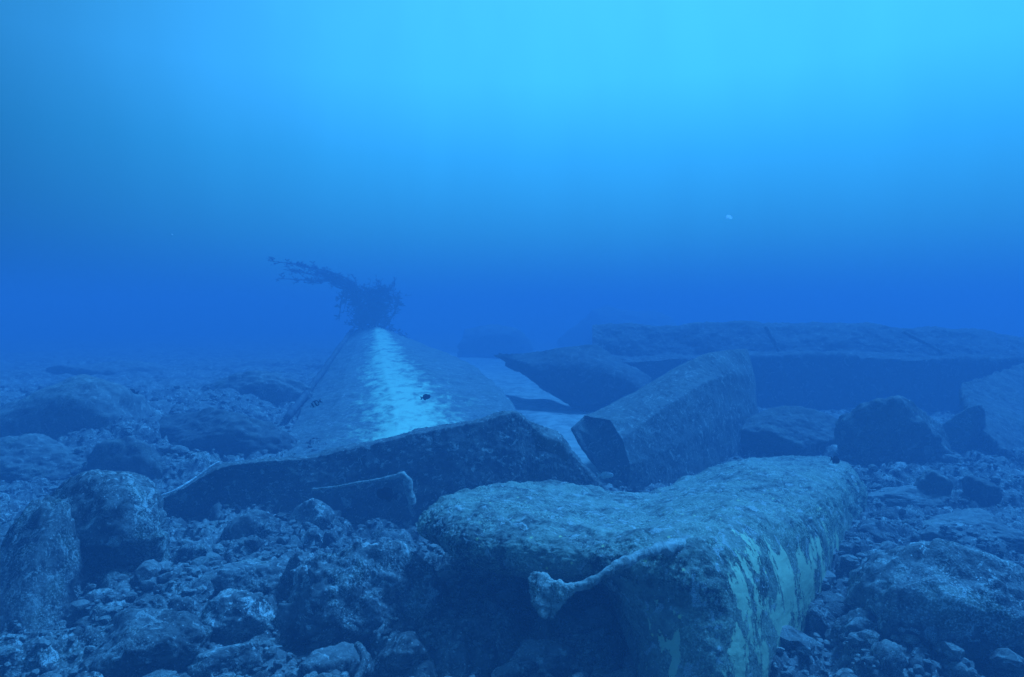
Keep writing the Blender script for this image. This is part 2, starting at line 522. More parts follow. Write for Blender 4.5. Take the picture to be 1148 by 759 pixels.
B(262, 452, 150, 50, 'low squared rock block with a pale upper rim left of the tented plate', 33, .5, angular=.98, mat=M['rock_far'], sub=6)
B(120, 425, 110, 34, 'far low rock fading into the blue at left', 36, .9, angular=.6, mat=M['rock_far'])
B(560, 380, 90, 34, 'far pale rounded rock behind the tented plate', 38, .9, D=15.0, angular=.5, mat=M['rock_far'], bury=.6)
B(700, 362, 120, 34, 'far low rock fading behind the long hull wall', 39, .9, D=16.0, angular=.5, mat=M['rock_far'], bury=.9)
# rubble slope in front of the long plate
B(284, 602, 56, 40, 'blocky crusted rock on the rubble slope below the long dark plate', 41, .8)
B(350, 586, 44, 36, 'square rock with a dark front face on top of the rubble slope', 42, .9, angular=.95, roll=-.1)
B(326, 600, 38, 18, 'thin pale wedge of rock in front of the square dark fronted rock', 43, .8, angular=.95)
B(353, 609, 16, 17, 'small pale upright stone beside the pale wedge', 44, .9)
B(371, 607, 21, 16, 'small pale speckled stone right of the upright stone', 45, .9)
B(214, 624, 40, 26, 'pale rounded rock at the foot of the long plate, left of the slope', 46, .9, angular=.5)
B(224, 648, 54, 24, 'flat rock with a dark crack under it on the left of the slope', 47, .9, angular=.9)
B(194, 662, 32, 25, 'rounded knob of rock in the shadow right of the large boulder', 48, .9, angular=.5)
B(196, 688, 46, 30, 'white speckled rock near the foot of the large rounded boulder', 49, .9, angular=.5)
B(268, 697, 100, 50, 'broad flat pale slab in the middle of the near rubble', 50, .8, angular=.85, sub=6, roll=-.06)
B(286, 648, 92, 48, 'layered brown rock with a deep horizontal gap', 51, .8, angular=.9, sub=6, roll=.12)
B(338, 655, 66, 54, 'smooth faced block left of the big lumpy rock', 52, .9, angular=.9, sub=6)
B(418, 662, 150, 118, 'big lumpy rock covered in pale tufts left of the hull snout', 53, .9, angular=.55, sub=6, rough=1.7, bury=.3)
B(381, 708, 52, 34, 'rounded rock at the foot of the big lumpy rock', 54, .9, angular=.6)
B(330, 700, 50, 40, 'dark cornered rock right of the broad flat slab', 55, .9, angular=.9)
B(254, 735, 74, 28, 'thin dark slab propped over a hollow at the bottom', 56, .7, angular=.95, roll=-.15)
B(376, 742, 66, 34, 'flat rock cut by the bottom edge below the big lumpy rock', 57, .9)
B(118, 683, 66, 30, 'smooth oval rock in front of the large rounded boulder', 58, .9, angular=.35)
B(150, 735, 170, 60, 'wide low rock filling the near bottom left', 59, .7, angular=.6, sub=6, rough=1.4)
B(40, 745, 60, 40, 'dark rock at the foot of the tall boulder in the near left corner', 60, .8)
B(452, 735, 60, 34, 'small lumpy rock at the bottom left of the hull shadow', 61, .9)
B(530, 712, 80, 30, 'dim flat rock lying in the shadow under the hull snout', 62, .8)
B(610, 738, 70, 28, 'dim broken rock deep in the shadow beside the hull corner', 63, .8)
B(576, 752, 46, 22, 'small dim stone in front of the shadow under the hull', 64, .8)
# right of the hull piece
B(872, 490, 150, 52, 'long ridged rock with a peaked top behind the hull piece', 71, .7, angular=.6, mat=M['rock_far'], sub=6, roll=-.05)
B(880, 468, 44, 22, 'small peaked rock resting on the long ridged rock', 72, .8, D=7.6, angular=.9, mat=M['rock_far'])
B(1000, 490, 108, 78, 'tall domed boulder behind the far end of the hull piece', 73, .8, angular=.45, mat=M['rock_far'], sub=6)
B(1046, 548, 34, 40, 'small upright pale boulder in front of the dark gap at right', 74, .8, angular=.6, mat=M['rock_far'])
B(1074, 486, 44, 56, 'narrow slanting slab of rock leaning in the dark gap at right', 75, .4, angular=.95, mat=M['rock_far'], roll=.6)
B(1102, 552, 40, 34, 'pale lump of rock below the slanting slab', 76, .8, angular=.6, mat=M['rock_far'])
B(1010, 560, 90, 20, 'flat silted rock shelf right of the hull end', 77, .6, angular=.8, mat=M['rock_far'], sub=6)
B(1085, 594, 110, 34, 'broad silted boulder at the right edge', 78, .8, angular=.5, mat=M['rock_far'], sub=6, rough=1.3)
B(1100, 690, 230, 150, 'huge smooth topped boulder in the near right corner', 79, .8, angular=.5, sub=6, rough=1.0, bury=.25)
B(1003, 640, 90, 46, 'rounded rock between the hull and the near right boulder', 80, .9, angular=.5)
B(932, 675, 26, 22, 'pale stone tucked against the base of the hull side', 81, .9)
B(956, 682, 22, 16, 'small white stone beside the pale stone at the hull base', 82, .9)
B(925, 697, 36, 24, 'dark rounded stone at the hull base', 83, .9, angular=.4)
B(965, 716, 58, 44, 'dark cornered rock in front of the near right boulder', 84, .9)
B(985, 690, 46, 20, 'thin flat rock beside the near right boulder', 85, .9)
B(948, 622, 22, 18, 'small round pale stone against the hull side halfway along', 86, .9)
B(985, 600, 50, 24, 'crumbled rock beside the far end of the hull side', 87, .9)

# ------------------------------------------------------------------ wreck pieces
def surface(name, ctrl, nu, nv, mat, amp=(.02, .008, .004), smooth_u=True, smooth_v=True, close_v=False,
            thick=None, seed=0, attrs=None, parent=None, parts=None, freq=(1.6, 7, 30), edge=.0):
    """loft through control points ctrl[u][v], with crusted relief; thick = wall thickness (inwards)"""
    C = np.array(ctrl, dtype=float)
    G1 = (catmull if smooth_u else linear)(C, nu)
    G2 = (catmull if smooth_v else linear)(np.swapaxes(G1, 0, 1), nv, close_v)
    g = np.swapaxes(G2, 0, 1).copy()
    V = g.reshape(-1, 3)
    N = grid_normals(V, nu, nv)
    uu, vv = np.meshgrid(np.linspace(0, 1, nu), np.linspace(0, 1, nv), indexing='ij')
    if np.mean(np.sum(N*(np.array([0, 0, CAMH + 1.0]) - V), axis=1)) < 0: N = -N; flip = True
    else: flip = False
    d = amp[0]*fbm(V*freq[0] + seed, seed, 3) + amp[1]*fbm(V*freq[1] + seed, seed + 2, 3) + amp[2]*np.abs(fbm(V*freq[2], seed + 4, 3))*2
    A = {k: f(uu.ravel(), vv.ravel(), V) for k, f in (attrs or {}).items()}
    if 'paint' in A: d = d*(1 - .75*np.clip(A['paint'], 0, 1))
    V = V + N*d[:, None]
    if edge:   # ragged outline at the free edges
        e = np.minimum.reduce([uu*nu/6, (1 - uu)*nu/6, np.minimum(vv, 1 - vv)*nv/6 if not close_v else uu*0 + 9]).ravel()
        V = V + (edge*np.clip(1 - e, 0, 1))[:, None]*np.stack([fbm(V*9, 51, 3), fbm(V*9, 52, 3), fbm(V*9, 53, 3)], -1)
    Fs = grid_faces(nu, nv, close_v)
    if flip: Fs = Fs[:, ::-1]
    if thick:
        inn = V - N*(thick*(1 + .2*fbm(V*6, 61, 2)))[:, None]
        n = len(V)
        Fi = Fs[:, ::-1] + n
        rim = []
        I = np.arange(n).reshape(nu, nv)
        loops = [(I[0, :], 1), (I[-1, :], -1)] if close_v else [(I[0, :], 1), (I[-1, :], -1), (I[:, 0], -1), (I[:, -1], 1)]
        for L_, s_ in loops:
            if close_v: L_ = np.append(L_, L_[0])
            a, b_ = L_[:-1], L_[1:]
            qd = np.stack([a, a + n, b_ + n, b_] if s_ > 0 else [a, b_, b_ + n, a + n], -1)
            rim.append(qd)
        V = np.vstack([V, inn]); Fs = np.vstack([Fs, Fi] + rim)
        A = {k: np.concatenate([x, x*0]) for k, x in A.items()}
    return V, Fs, A
def wreck(name, V, Fs, A, mat, label, cat, group=None):
    L, c = recenter(V)
    return tag(link(name, mesh_np(name, L, Fs, mat, attrs=A), loc=c), label, cat, group)
def child(name, parent, V, quads, tris, mat, label=None):
    V = np.asarray(V) - np.array(parent.location)
    if tris is None: me = mesh_np(name, V, quads, mat)
    else: me = mesh_mixed(name, V, quads, tris, mat)
    o = link(name, me, parent)
    if label: o['label'] = label
    return o
GRP = 'broken pieces of the sunken hull'

# --- W1 the near hull piece: a snout rolling over to the left, a side wall running back to the right
S = [
 [P(468, 588, 3.98), P(466, 587, 3.94), P(465, 589, 3.90), P(465, 592, 3.88), P(466, 596, 3.88), P(468, 599, 3.92), P(471, 599, 3.96), P(473, 596, 4.0)],
 [P(481, 573, 4.12), P(478, 574, 4.00), P(475, 580, 3.86), P(475, 592, 3.76), P(478, 603, 3.74), P(483, 609, 3.80), P(489, 609, 3.92), P(496, 605, 4.05)],
 [P(503, 559, 4.30), P(499, 560, 4.10), P(494, 571, 3.84), P(495, 592, 3.64), P(501, 611, 3.58), P(508, 622, 3.64), P(516, 622, 3.86), P(528, 615, 4.1)],
 [P(530, 549, 4.50), P(525, 552, 4.22), P(522, 570, 3.82), P(524, 597, 3.55), P(530, 620, 3.48), P(540, 634, 3.54), P(548, 636, 3.80), P(560, 625, 4.2)],
 [P(585, 543, 4.75), P(580, 546, 4.45), P(580, 568, 3.86), P(588, 600, 3.46), P(598, 632, 3.34), P(606, 650, 3.42), P(612, 652, 3.75), P(620, 640, 4.3)],
 [P(650, 549, 4.90), P(650, 552, 4.60), P(655, 574, 3.90), P(668, 605, 3.36), P(676, 632, 3.20), P(682, 652, 3.28), P(684, 662, 3.60), P(684, 650, 4.3)],
 [P(715, 557, 4.95), P(718, 559, 4.65), P(730, 575, 3.90), P(742, 600, 3.28), P(752, 640, 3.06), P(748, 720, 2.98), P(735, 800, 2.95), P(730, 880, 2.92)],
 [P(775, 536, 5.60), P(778, 541, 5.10), P(800, 560, 4.10), P(812, 590, 3.42), P(818, 640, 3.12), P(818, 730, 2.96), P(812, 800, 2.90), P(806, 890, 2.86)],
 [P(820, 519, 6.30), P(828, 522, 5.60), P(862, 545, 4.45), P(876, 580, 3.82), P(880, 640, 3.50), P(874, 720, 3.32), P(864, 790, 3.22), P(852, 860, 3.15)],
 [P(870, 516, 6.50), P(880, 519, 5.90), P(910, 533, 5.05), P(924, 562, 4.45), P(926, 615, 4.15), P(918, 672, 3.98), P(906, 720, 3.88), P(892, 770, 3.80)],
 [P(905, 514, 6.70), P(915, 517, 6.20), P(938, 523, 5.75), P(950, 548, 5.20), P(953, 592, 4.90), P(945, 634, 4.72), P(936, 668, 4.62), P(926, 700, 4.55)],
 [P(930, 513, 6.90), P(938, 515, 6.60), P(955, 522, 6.30), P(968, 545, 5.90), P(972, 575, 5.65), P(966, 600, 5.50), P(958, 622, 5.40), P(950, 642, 5.3)],
 [P(950, 520, 7.10), P(955, 523, 6.95), P(966, 534, 6.70), P(975, 552, 6.40), P(978, 572, 6.20), P(973, 592, 6.05), P(968, 605, 5.95), P(962, 615, 5.9)],
]
def paint1(u, v, V):
    # remnants low on the side wall
    m = sstep(.545, .60, u)*(1 - sstep(.76, .89, u))*sstep(.51, .60, v + .22*(.69 - u))*(1 - sstep(.825, .91, v))
    m2 = .75*sstep(.45, .48, u)*(1 - sstep(.51, .54, u))*sstep(.65, .70, v)
    m3 = .55*np.exp(-((u - .57)/.03)**2 - ((v - .565)/.03)**2)
    return np.clip(np.maximum(np.maximum(m, m2), m3), 0, 1)
M['hull_near'] = crust('crusted_hull_near', (.025, .032, .028), (.21, .245, .175), (.64, .72, .50), 1.7, 1.0, .9, silt=.35, vary=0,
                       spots=(.72, .74, .30), moss=(.10, .115, .055),
                       paint=dict(color=(.58, .66, .38), stretch=(3.0, 3.0, 1.25), scale=2.3, gain=.24, lo=.88, soft=.015, amt=.85))
for k, row in enumerate(S):
    b0 = row[0]
    row.insert(0, np.array([b0[0]*1.01, b0[1] + .10, b0[2]*(1 - min(1, max(0, k - 3)/2)) - .12*min(1, max(0, k - 3)/2) - .02]))
V, Fs, A = surface('hull', S, 420, 290, None, amp=(.06, .030, .009), thick=.05, seed=3, attrs={'paint': paint1}, freq=(1.4, 8, 34), edge=.02)
hull = wreck('hull_section', V, Fs, A, M['hull_near'],
             'crusted snout shaped hull piece with flaking pale paint, nearest and largest in the wreckage', 'wreckage', GRP)
# bracket: thin arm ending in a flat paddle, hanging in front of the hollow
arm = catmull([P(768, 612, 3.22), P(745, 614, 3.04), P(722, 621, 2.93), P(697, 633, 2.86), P(672, 646, 2.82), P(652, 656, 2.80), P(636, 662, 2.80), P(622, 665, 2.81)], 90)
rad = np.interp(np.linspace(0, 1, 90), [0, .25, .6, .82, .93, 1], [.045, .026, .019, .022, .040, .045])
Va, Qa, Ta = tube(arm, rad, 16, 7, .9)
br = child('bracket', hull, Va, Qa, Ta, M['bracket'], 'thin crusted bracket arm ending in a flat paddle')
br['label'] = 'thin crusted bracket arm ending in a flat paddle'
v, Fp = rock_verts(93, (.19, .07, .15), 5, .8, 2.6)
# paddle outline: wide and squared towards the left
v[:, 2] *= 1 + .55*sstep(.06, -.09, v[:, 0]) - .25*sstep(.0, .1, v[:, 0])
v = rotz(rotz(v, .1, -.30, 1), 0, -.65, 0) + P(617, 668, 2.80)
me = mesh_np('paddle', v - np.array(hull.location), Fp, M['bracket'])
link('paddle', me, br)

# --- W2 the long dark plate lying across the middle
st = [ # px, top row, bottom row, D, sideways depth of the top, lean
 (176, 560, 604, 5.05, .15, .05), (205, 545, 606, 5.05, .25, .10), (247, 522, 600, 5.10, .35, .16), (300, 514, 596, 5.2, .35, .18),
 (345, 511, 592, 5.25, .32, .18), (400, 500, 596, 5.25, .34, .18), (470, 483, 600, 5.2, .38, .20), (530, 471, 600, 5.2, .40, .22),
 (574, 462, 600, 5.25, .36, .22), (592, 471, 600, 5.30, .35, .20), (612, 482, 600, 5.30, .35, .20), (630, 490, 600, 5.30, .32, .18),
 (642, 507, 600, 5.3, .30, .15), (665, 534, 600, 5.3, .25, .10), (690, 556, 602, 5.3, .15, .05)]
C2 = []
for px, a, b, D, dep, lean in st:
    r = []
    top = P(px, a, D + lean)
    r.append(np.array([top[0]*(1 + dep/D), top[1] + dep + .12, -.25]))
    r.append(np.array([top[0]*(1 + dep/D), top[1] + dep, top[2] - .06]))
    r.append(P(px, a + .3, D + lean + .06))
    r.append(P(px, a + 3, D + lean - .01))
    hol = .10*math.exp(-((px - 255)/70)**2)        # the face is caved in at the left end
    r.append(P(px, a + (b - a)*.30, D + lean*.5 + hol))
    r.append(P(px, a + (b - a)*.62, D + .02 + hol*1.6))
    r.append(P(px, b, D - .02 + hol))
    bt = P(px, b + 22, D - .02); r.append(bt)
    C2.append(r)
V, Fs, A = surface('plate', C2, 560, 150, None, amp=(.035, .018, .010), smooth_v=False, thick=None, seed=9, freq=(2.2, 8, 32))
plate = wreck('bent_plate', V, Fs, A, M['steel'], 'long low dark plate of crusted steel with a raised right end, lying across the middle', 'wreckage', GRP)
Vt, Qt, Tt = tube(catmull([P(178, 557, 5.02), P(192, 552, 5.02), P(205, 545, 5.06), P(220, 535, 5.12), P(238, 522, 5.18), P(246, 518, 5.2)], 50), .011, 8, 3, .7)
child('torn_edge', plate, Vt, Qt, Tt, M['pale_edge'], 'pale bare torn edge at the left end')
fl = catmull([P(350, 549, 5.22), P(375, 546, 5.2), P(405, 541, 5.18), P(430, 537, 5.17), P(448, 533, 5.16), P(456, 537, 5.15), P(459, 552, 5.13), P(462, 566, 5.12)], 90)
Vt, Qt, Tt = tube(fl, np.interp(np.linspace(0, 1, 90), [0, .5, .6, .8, 1], [.012, .017, .032, .04, .04]), 12, 5, .6)
child('flange', plate, Vt, Qt, Tt, M['bracket'], 'pale crusted flange bending down the face')
# folded corner by the right end
cf = [[P(596, 474, 5.22), P(612, 480, 5.12), P(628, 486, 5.15), P(636, 500, 5.22)],
      [P(598, 487, 5.12), P(612, 492, 4.98), P(628, 497, 5.02), P(637, 512, 5.15)],
      [P(602, 505, 5.16), P(614, 506, 5.06), P(626, 510, 5.10), P(636, 522, 5.20)]]
V, Fs, A = surface('fold', cf, 60, 60, None, amp=(.02, .012, .006), thick=.03, seed=12)
child('folded_corner', plate, V, Fs, None, M['steel'])

# --- W3 the box beam leaning up to the right, its dark end turned to us
A0 = [(640, 481, 6.30), (655, 466, 6.40), (684, 471, 6.20), (697, 492, 6.02), (706, 522, 5.95), (704, 552, 5.90), (672, 528, 6.05), (652, 503, 6.20)]
A1 = [(700, 455, 6.9), (710, 440, 7.0), (735, 433, 6.75), (748, 455, 6.45), (757, 500, 6.30), (756, 546, 6.2), (725, 530, 6.4), (708, 500, 6.7)]
A2 = [(750, 420, 7.4), (765, 408, 7.5), (788, 399, 7.25), (800, 425, 6.95), (806, 475, 6.8), (804, 528, 6.7), (780, 510, 6.9), (760, 470, 7.2)]
A3 = [(790, 410, 7.8), (805, 396, 8.0), (834, 391, 7.8), (841, 420, 7.6), (845, 462, 7.5), (846, 505, 7.4), (820, 490, 7.6), (800, 450, 7.8)]
A4 = [(815, 415, 8.3), (822, 400, 8.5), (838, 394, 8.4), (846, 420, 8.3), (850, 460, 8.2), (850, 500, 8.1), (840, 490, 8.2), (820, 450, 8.3)]
C3 = [[P(*p) for p in s] for s in (A0, A1, A2, A3, A4)]
V, Fs, A = surface('beam', C3, 220, 200, None, amp=(.03, .012, .006), smooth_v=False, close_v=True, seed=14, freq=(1.4, 7, 28))
M['steel_mid'] = crust('crusted_steel_mid', (.06, .065, .06), (.14, .15, .14), (.27, .28, .26), 1.6, .6, .7, silt=.12, vary=0, moss=(.10, .12, .08))
# close the two ends with slightly inset caps
n = len(V); nu, nv = 220, 200
for ring, ctr_in in ((0, .10), (nu - 1, .0)):
    R0 = V[ring*nv:(ring + 1)*nv]
    cen = R0.mean(0)
    ax = np.array([C3[1][0] - C3[0][0]])[0]; ax = ax/np.linalg.norm(ax)
    ks = 14; rows = []
    for k in range(1, ks + 1):
        f = k/ks*.97
        Q = cen + (R0 - cen)*(1 - f) + (ax*ctr_in*(sstep(0, .12, f)))
        Q = Q + ax*(.015*fbm(Q*9, 71, 3))[:, None]
        rows.append(Q)
    base = len(V)
    V = np.vstack([V] + rows)
    idx = np.vstack([np.arange(ring*nv, (ring + 1)*nv)] + [base + k*nv + np.arange(nv) for k in range(ks)])
    a = idx[:-1]; b = np.roll(idx[:-1], -1, 1); c_ = np.roll(idx[1:], -1, 1); d_ = idx[1:]
    qd = np.stack([a, b, c_, d_] if ring else [a, d_, c_, b], -1).reshape(-1, 4)
    Fs = np.vstack([Fs, qd])
wreck('box_beam', V, Fs, {}, M['steel_mid'], 'slanting box shaped hull beam with a dark six sided broken end, right of centre', 'wreckage', GRP)

# --- W4 dark curved slab behind, between the tented plate and the beam
o4 = [[P(553, 398, 10.4), P(575, 396, 9.9), P(610, 392, 9.7), P(645, 388, 9.6), (P(668, 387, 9.5)), P(690, 400, 9.4), P(712, 412, 9.2), P(730, 424, 9.0)],
      [P(556, 400, 10.3), P(580, 405, 9.6), P(612, 408, 9.4), P(645, 408, 9.2), (P(670, 410, 9.1)), P(694, 418, 9.0), P(716, 428, 8.9), P(736, 440, 8.8)],
      [P(560, 402, 10.3), P(590, 417, 9.6), P(618, 426, 9.3), P(648, 430, 9.1), (P(674, 434, 9.0)), P(700, 440, 8.9), P(722, 448, 8.8), P(742, 458, 8.7)],
      [P(566, 405, 10.4), P(602, 430, 9.9), P(630, 446, 9.5), P(655, 453, 9.2), (P(680, 457, 9.1)), P(705, 462, 9.0), P(728, 468, 8.9), P(748, 478, 8.8)],
      [P(567, 406, 10.4), P(604, 433, 9.95), P(632, 452, 9.55), P(657, 464, 9.25), P(682, 478, 9.1), P(707, 484, 9.0), P(730, 490, 8.9), P(750, 500, 8.8)]]
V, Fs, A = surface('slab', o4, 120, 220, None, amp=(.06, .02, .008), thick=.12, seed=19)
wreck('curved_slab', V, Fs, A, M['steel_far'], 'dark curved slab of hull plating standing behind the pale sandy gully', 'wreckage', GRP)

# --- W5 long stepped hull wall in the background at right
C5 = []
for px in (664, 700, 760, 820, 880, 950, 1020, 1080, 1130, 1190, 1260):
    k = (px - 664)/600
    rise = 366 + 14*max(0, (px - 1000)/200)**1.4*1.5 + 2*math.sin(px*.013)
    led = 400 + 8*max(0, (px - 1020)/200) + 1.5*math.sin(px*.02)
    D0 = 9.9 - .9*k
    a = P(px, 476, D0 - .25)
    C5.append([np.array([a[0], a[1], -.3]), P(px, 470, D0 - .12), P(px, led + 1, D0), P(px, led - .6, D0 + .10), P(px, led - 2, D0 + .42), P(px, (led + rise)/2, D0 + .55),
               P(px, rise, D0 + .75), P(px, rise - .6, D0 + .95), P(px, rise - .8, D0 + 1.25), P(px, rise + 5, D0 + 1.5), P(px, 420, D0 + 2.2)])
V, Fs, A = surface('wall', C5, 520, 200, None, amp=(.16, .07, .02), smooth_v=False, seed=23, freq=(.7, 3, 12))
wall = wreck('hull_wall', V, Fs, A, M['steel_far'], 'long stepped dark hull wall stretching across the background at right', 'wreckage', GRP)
for pts, w in (([(858, 366), (862, 374), (868, 384), (873, 394)], .035), ([(1012, 372), (1028, 380), (1044, 388), (1058, 397)], .03)):
    path = catmull([P(x, y, 10.25 - .9*(x - 664)/600) for x, y in pts], 24)
    Vt, Qt, Tt = tube(path, w*1.4, 8, 4, .4)
    child('rib', wall, Vt, Qt, Tt, M['rock_far'], 'pale slanting rib on the upper step')

# --- W6 pale plate tilted at the right edge
o6 = [[P(1078, 430, 8.0), P(1095, 426, 8.2), P(1125, 415, 8.6), P(1160, 405, 8.8), P(1200, 400, 9.0)],
      [P(1083, 446, 7.6), P(1105, 450, 7.8), P(1135, 448, 8.0), P(1170, 448, 8.2), P(1210, 450, 8.3)],
      [P(1092, 466, 7.3), P(1112, 474, 7.3), P(1142, 482, 7.4), P(1180, 490, 7.5), P(1220, 495, 7.5)],
      [P(1104, 482, 7.1), P(1126, 500, 6.9), P(1150, 525, 6.8), P(1190, 545, 6.7), P(1230, 555, 6.6)]]
V, Fs, A = surface('p6', o6, 120, 140, None, amp=(.06, .02, .008), thick=.12, seed=29, edge=.05)
wreck('tilted_plate', V, Fs, A, M['rock_far'], 'pale tilted plate at the right edge above the dark gap', 'wreckage', GRP)

# --- W7 tented plate narrowing away to a peak, pale paint down its ridge
def s7(D, L, l2, R, r2, E, e2):
    return [P(L[0] - 3, L[1] + 26, D + .05), P(*L, D), P(*l2, D - .05), P(*R, D - .1), P(*r2, D), P(*E, D + .1), P(*e2, D + .15)]
C7 = [s7(6.5, (303, 528), (370, 517), (448, 512), (520, 516), (575, 526), (580, 550)),
      s7(7.3, (318, 498), (376, 485), (444, 478), (510, 480), (580, 490), (588, 512)),
      s7(8.3, (336, 462), (382, 449), (438, 441), (496, 440), (575, 455), (584, 474)),
      s7(9.5, (356, 430), (388, 418), (430, 412), (478, 410), (548, 424), (556, 440)),
      s7(10.8, (377, 398), (398, 390), (424, 386), (460, 388), (515, 402), (522, 416)),
      s7(12.0, (396, 372), (406, 368), (420, 366), (440, 372), (478, 389), (486, 402)),
      s7(12.7, (404, 370), (410, 366), (418, 364), (430, 370), (455, 388), (460, 400))]
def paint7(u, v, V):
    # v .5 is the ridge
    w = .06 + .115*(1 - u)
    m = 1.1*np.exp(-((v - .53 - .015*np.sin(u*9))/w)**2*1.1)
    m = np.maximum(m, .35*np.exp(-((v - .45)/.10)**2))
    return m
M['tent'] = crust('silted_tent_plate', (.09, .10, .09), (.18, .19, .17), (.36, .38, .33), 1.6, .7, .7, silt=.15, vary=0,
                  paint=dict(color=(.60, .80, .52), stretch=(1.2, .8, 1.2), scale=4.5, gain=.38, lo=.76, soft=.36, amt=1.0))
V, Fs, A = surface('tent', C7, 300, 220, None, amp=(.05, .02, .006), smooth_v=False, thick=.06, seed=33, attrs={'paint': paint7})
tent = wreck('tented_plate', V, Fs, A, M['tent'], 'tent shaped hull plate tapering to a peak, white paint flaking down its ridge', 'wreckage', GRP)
Vt, Qt, Tt = tube(catmull([P(322, 468, 8.0), P(338, 448, 8.6), P(356, 424, 9.5), P(376, 396, 10.7), P(394, 371, 11.9)], 40), .065, 8, 8, .3)
child('rim', tent, Vt, Qt, Tt, M['steel_far'], 'dark strip standing for the shadow along the left edge')  # dark tube in place of the shadow at the plate's thickness

# ------------------------------------------------------------------ seaweed tuft on the peak
M['weed'] = plain('dark_seaweed', (.018, .02, .018), .9, .4, 30)
def ribbons(strands, rng, leaf=.05, width=.012):
    V, Fs = [], []
    for pth in strands:
        n = len(pth)
        for i in range(n - 1):
            a, b = np.array(pth[i]), np.array(pth[i + 1])
            d = b - a; L = np.linalg.norm(d) + 1e-9
            s = np.cross(d/L, rng.normal(size=3)); s /= np.linalg.norm(s) + 1e-9
            w = width*(1 - .6*i/n)
            k = len(V)
            V += [a - s*w, a + s*w, b + s*w*.8, b - s*w*.8]; Fs.append((k, k + 1, k + 2, k + 3))
            for _ in range(2):
                t_ = rng.uniform(); q0 = a + d*t_
                dd = rng.normal(size=3); dd[2] = abs(dd[2])*.6 + .1; dd /= np.linalg.norm(dd)
                s2 = np.cross(dd, rng.normal(size=3)); s2 /= np.linalg.norm(s2) + 1e-9
                l_ = leaf*rng.uniform(.5, 1.4)
                k = len(V)
                V += [q0, q0 + dd*l_*.5 + s2*l_*.16, q0 + dd*l_, q0 + dd*l_*.5 - s2*l_*.16]; Fs.append((k, k + 1, k + 2, k + 3))
    return np.array(V), np.array(Fs)
rng = np.random.RandomState(5)
root = bpy.data.objects.new('seaweed_tuft', None); COL.objects.link(root)
base = P(412, 374, 12.0); root.location = base
tag(root, 'dark bushy seaweed tuft on the peak of the tented plate, with wispy branches trailing left', 'seaweed')
def grow(path, n, reach, rng, droop=0):
    out = []
    for _ in range(n):
        t_ = rng.uniform(.15, 1)
        i = int(t_*(len(path) - 1)); a = path[i]
        d = rng.normal(size=3); d[0] -= .5; d[2] = d[2]*.7 + .25 - droop; d /= np.linalg.norm(d)
        L = reach*rng.uniform(.4, 1.2)
        out.append(catmull([a, a + d*L*.5 + rng.normal(size=3)*L*.08, a + d*L + rng.normal(size=3)*L*.15], 6))
    return out
twigs = []
mains = []
for i in range(13):       # the bushy head
    tip = P(391 + 4.2*i, 318 + 7*abs(math.sin(i*1.7)) + (6 if i > 9 else 0), 12 + rng.normal()*.15)
    foot = P(403 + rng.uniform(0, 28), 374, 12 + rng.normal()*.08)
    mains.append(catmull([foot, (foot*.6 + tip*.4) + rng.normal(size=3)*.12, (foot*.25 + tip*.75) + rng.normal(size=3)*.12, tip], 14))
    twigs += grow(mains[-1], 46, .42, rng)
for i in range(7):        # long wispy branches carried left by the current
    foot = P(rng.uniform(395, 415), rng.uniform(325, 340), 12)
    end = P((300, 318, 312, 335, 350, 345, 366)[i], (292, 302, 312, 297, 306, 318, 312)[i], 11.9)
    mains.append(catmull([foot, P(388 - i*2, 312 + i*1.5, 12), (foot*.35 + end*.65) + rng.normal(size=3)*.08 + np.array([0, 0, .12]), end], 20))
    twigs += grow(mains[-1][4:], 20, .26, rng, .15)
for i in range(3):        # hanging stalks
    a = P(386 + 3*i, 322, 12); tip = P((380, 386, 377)[i], (360, 346, 338)[i], 12)
    mains.append(catmull([a, (a + tip)/2 + rng.normal(size=3)*.05, tip], 10))
    twigs += grow(mains[-1], 8, .16, rng, .2)
for i in range(8):
    a = P(rng.uniform(425, 438), rng.uniform(366, 374), 11.9); tip = P(rng.uniform(446, 462), rng.uniform(368, 382), 11.8)
    twigs.append(catmull([a, (a + tip)/2 + rng.normal(size=3)*.05, tip], 6))
V, Fs = ribbons(twigs, rng, .11, .015)
link('frond', mesh_np('frond', V - base, Fs, M['weed'], smooth=False), root)
for k, pth in enumerate(mains):
    Vt, Qt, Tt = tube(pth, np.linspace(.032, .010, len(pth)), 6, k, .4)
    child('branch', root, Vt, Qt, Tt, M['weed'])

